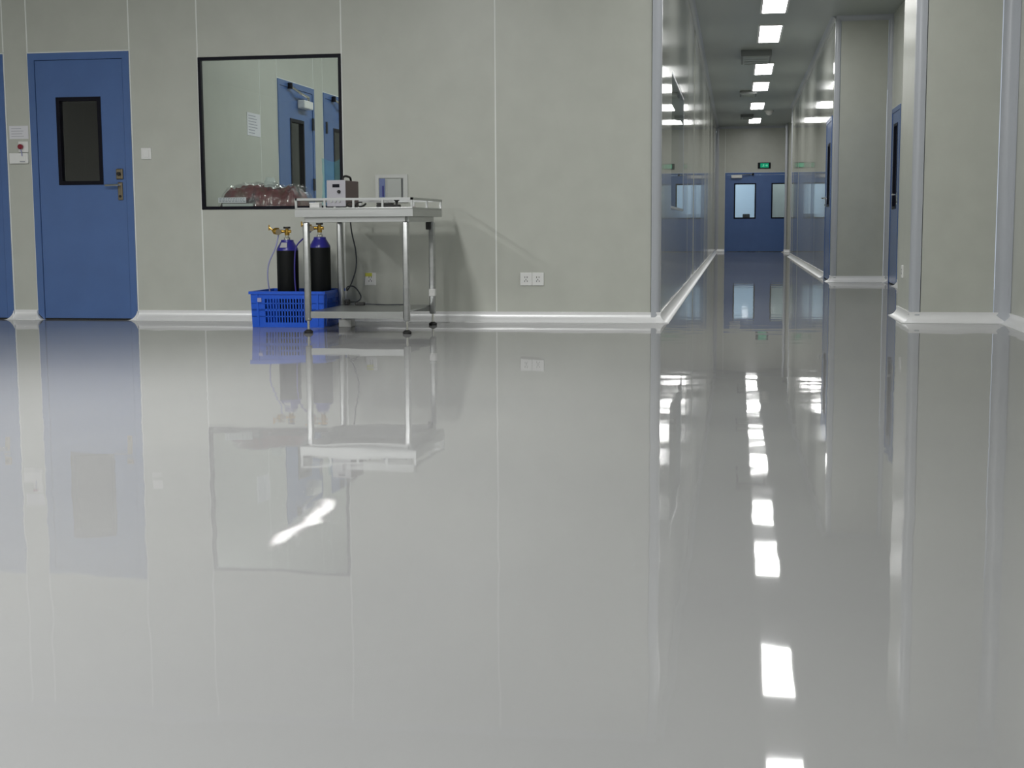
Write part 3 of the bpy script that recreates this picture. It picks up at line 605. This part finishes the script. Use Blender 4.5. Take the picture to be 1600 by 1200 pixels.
def cylinder(label, x, y, rr, zb, zs, zt, side, hosepts, hosemat, tagon):
    z0 = .0125; r = empty('gas_cylinder', (x, y, z0)); tag(r, label, 'gas cylinder', 'gas cylinders in the blue crate')
    q = lambda z: z-z0
    bm = bmesh.new(); lathe(bm, [(rr*.9, 0), (rr, .012), (rr, q(zb))], seg=32); obj('body', bm, 'cylblack', r, smooth=True)
    bm = bmesh.new(); lathe(bm, [(rr+.0005, q(zb)), (rr*.985, q(zb)+.012), (rr*.90, q(zb)+.026), (rr*.66, q(zs)-.016), (rr*.60, q(zs)-.008), (rr*.58, q(zs)+.004), (rr*.40, q(zs)+.007)], seg=32)
    sh = obj('shoulder', bm, 'cylblue', r, smooth=True, label='dark blue painted shoulder')
    bm = bmesh.new(); lathe(bm, [(.024, q(zs)+.004), (.024, q(zs)+.022), (.015, q(zs)+.026), (.015, q(zs)+.040)], seg=16); obj('collar', bm, 'chrome', r, smooth=True)
    bm = bmesh.new(); v0 = q(zs)+.036; v1 = q(zt)
    lathe(bm, [(.013, v0), (.018, v0+.006), (.018, v1-.022), (.012, v1-.018), (.012, v1-.010)], seg=16); tube(bm, [(-.035, 0, (v0+v1)/2), (.03, 0, (v0+v1)/2)], [.011, .013], 12)
    vl = obj('valve', bm, 'brass', r, smooth=True)
    bm = bmesh.new(); tube(bm, [(0, 0, v1-.012), (0, 0, v1+.002)], .026, 16); obj('hand_wheel', bm, 'rubber', vl, smooth=True)
    zc = (v0+v1)/2
    bm = bmesh.new(); tube(bm, [(side*.03, 0, zc), (side*.055, -.005, zc), (side*.062, -.006, zc), (side*.095, -.012, zc+.004), (side*.108, -.014, zc+.010)], [.012, .014, .027, .024, .010], 14)
    rg = obj('regulator', bm, 'brass', r, smooth=True)
    bm = bmesh.new(); tube(bm, [(side*.05, -.02, zc-.004), (side*.05, -.05, zc-.004)], [.016, .022], 14); obj('gauge', bm, 'oldbrass', rg, smooth=True)
    bm = bmesh.new(); tube(bm, [(side*.105, -.014, zc+.008), (side*.132, -.018, zc+.028)], [.006, .005], 8); tube(bm, [(side*.132, -.018, zc+.008), (side*.132, -.018, zc+.048)], .005, 8); obj('tee_screw', bm, 'brass', rg)
    bm = bmesh.new(); tube(bm, curve([(side*.062, -.01, zc-.022)]+[(a-x, b-y, c-z0) for a, b, c in hosepts], 7), .0055, 8); obj('hose', bm, hosemat, r, smooth=True)
    if tagon:
        bm = bmesh.new(); n = 7                      # paper tag lying on the shoulder
        vs = []
        for k in range(n+1):
            a = math.radians(-118+44*k/n)
            for (rad, z) in ((rr*.94+.004, q(zb)+.022), (rr*.66+.005, q(zs)-.014)): vs.append(bm.verts.new((rad*math.cos(a), rad*math.sin(a), z)))
        for k in range(n): bm.faces.new((vs[2*k], vs[2*k+2], vs[2*k+3], vs[2*k+1]))
        bmesh.ops.solidify(bm, geom=bm.faces[:], thickness=.001); obj('paper_tag', bm, 'white', r, label='white paper tag')
cylinder('black gas cylinder with white shoulder tag, left one in the crate', -3.293, 9.975, .080, .555, .628, .728, -1,
         [(-3.375, 9.95, .58), (-3.43, 9.94, .45), (-3.44, 9.95, .32), (-3.43, 9.99, .20)], 'hose', True)
cylinder('black gas cylinder partly behind the table leg, right one in the crate', -3.056, 10.02, .077, .575, .648, .755, -1,
         [(-3.15, 9.96, .655), (-3.20, 9.91, .59), (-3.212, 9.895, .50), (-3.214, 9.89, .35), (-3.205, 9.89, .22)], 'bluehose', False)

# ------------------------------------------------------------------ room behind the window: bench, wrapped bundle, plastic sheet
r = empty('inner_bench', (-3.35, 10.95, 0)); tag(r, 'steel bench under the window inside the back room', 'bench')
obj('top', B((-.80, .70, -.40, .40, .835, .868), bev=.004), 'steel', r)
for x in (-.75, .65):
    for y in (-.35, .35): bm = bmesh.new(); tube(bm, [(x, y, 0), (x, y, .835)], .02, 12); obj('leg', bm, 'steel', r, smooth=True)
def heap(nx, ny, x0, x1, y0, y1, f, thick=.0):
    bm = bmesh.new(); g = [[bm.verts.new((x0+(x1-x0)*i/nx, y0+(y1-y0)*j/ny, f(i/nx, j/ny))) for j in range(ny+1)] for i in range(nx+1)]
    for i in range(nx):
        for j in range(ny): bm.faces.new((g[i][j], g[i+1][j], g[i+1][j+1], g[i][j+1]))
    return bm, g
Z0 = .869
BX, BW = -3.735, .645
def hgt(u, v, seed, amp, fr):
    e = min(1, min(u*9, (1-u)*11))**.5*min(1, min(v, 1-v)*7)**.5
    top = .175-.012*math.sin(u*9+.6)-.015*u+.02*noise.noise((u*4, v*4, seed))
    return e*(top+amp*noise.noise((u*fr, v*fr*.6, seed+3))+amp*.6*noise.noise((u*19, v*13, seed)))
bd = empty('wrapped_bundle', (BX, 10.80, Z0)); tag(bd, 'red and brown bundle wrapped in clear plastic behind the window', 'bundle')
def closed(f, nx, ny, x0, x1, y0, y1):
    bm, g = heap(nx, ny, x0, x1, y0, y1, f)
    border = [g[i][0] for i in range(nx+1)]+[g[nx][j] for j in range(1, ny+1)]+[g[i][ny] for i in range(nx-1, -1, -1)]+[g[0][j] for j in range(ny-1, 0, -1)]
    bm.faces.new(border); return bm
obj('contents', closed(lambda u, v: max(0, hgt(u, v, 1, .03, 7)), 44, 24, -BW/2, BW/2, -.20, .20), 'bundle', bd, smooth=True)
bm, g = heap(46, 26, -BW/2-.012, BW/2+.03, -.212, .212, lambda u, v: max(.0, hgt(u, v, 1, .03, 7)+.012+.03*abs(noise.noise((u*12, v*9, 5)))+.022*noise.noise((u*24+v*5, v*17, 8))))
obj('film_wrap', bm, 'film', bd, label='crinkled clear plastic film')
bm = bmesh.new(); n = 14                             # the gathered, knotted top of the film
for layer in range(2):
    vs = []
    for k in range(n+1):
        a = 2*math.pi*k/n
        vs.append([bm.verts.new(((rad+.012*noise.noise((k*.9, rad*30, layer)))*math.cos(a)+.065, (rad)*math.sin(a)*.8-.08, z+.012*noise.noise((k*1.3, z*40, layer)))) for rad, z in ((.075, .150), (.035+.01*layer, .178), (.048, .215), (.030, .250-.02*layer))])
    for k in range(n):
        for m in range(3): bm.faces.new((vs[k][m], vs[k+1][m], vs[k+1][m+1], vs[k][m+1]))
obj('film_knot', bm, 'knot', bd, label='gathered milky top of the plastic film')
bm = B((-.315, -.085, -.226, -.219, .05, .092)); lb = obj('printed_label', bm, 'paper', bd)
bm = bmesh.new(); random.seed(5)
for row in range(3):
    x = -.305
    while x < -.1:
        ww = random.uniform(.008, .022); box(bm, x, x+ww, -.2265, -.2259, .058+row*.011, .065+row*.011); x += ww+.007
obj('print', bm, 'ink', lb)
st = empty('storage_tray', (-3.88, 10.568, Z0)); tag(st, 'low translucent tray before the wrapped bundle', 'tray')
obj('body', B((-.13, .12, -.013, .013, 0, .045), bev=.003), 'knot', st)
# crumpled blue-tinted plastic sheet standing on the bench
bm, g = heap(30, 30, 0, .52, 0, 1, lambda u, v: 0)
for row in g:
    for v in row:
        u, h = v.co.x, v.co.y
        v.co = Vector((u, .045*noise.noise((u*9, h*2.5, 2))+.03*noise.noise((u*22, h*5, 9))+.10*math.sin(u*6), h*(.40+.09*noise.noise((u*8, 0, 4)))))
tag(obj('plastic_sheet', bm, 'sheet', smooth=True), 'crumpled cyan-tinted plastic sheet standing on the inner bench', 'plastic sheet')
bpy.data.objects['plastic_sheet'].location = (-3.27, 10.82, Z0)

# something dark standing in the lobby beyond the far doors
r = empty('office_chair', (.25, 39.3, 0)); tag(r, 'dark chair barely visible through the far door glass', 'chair')
obj('seat', B((-.22, .22, -.22, .22, .43, .49), bev=.02), 'rubber', r); obj('backrest', B((-.10, .10, .19, .24, .55, 1.0), bev=.02), 'rubber', r)
for k in range(5):
    a = 2*math.pi*k/5; bm = bmesh.new(); tube(bm, [(0, 0, .09), (.25*math.cos(a), .25*math.sin(a), .05), (.25*math.cos(a), .25*math.sin(a), 0)], .02, 8); obj('leg', bm, 'rubber', r)
bm = bmesh.new(); tube(bm, [(0, 0, .08), (0, 0, .44)], .03, 10); tube(bm, [(0, .2, .46), (0, .22, .6)], .02, 8); obj('post', bm, 'rubber', r)
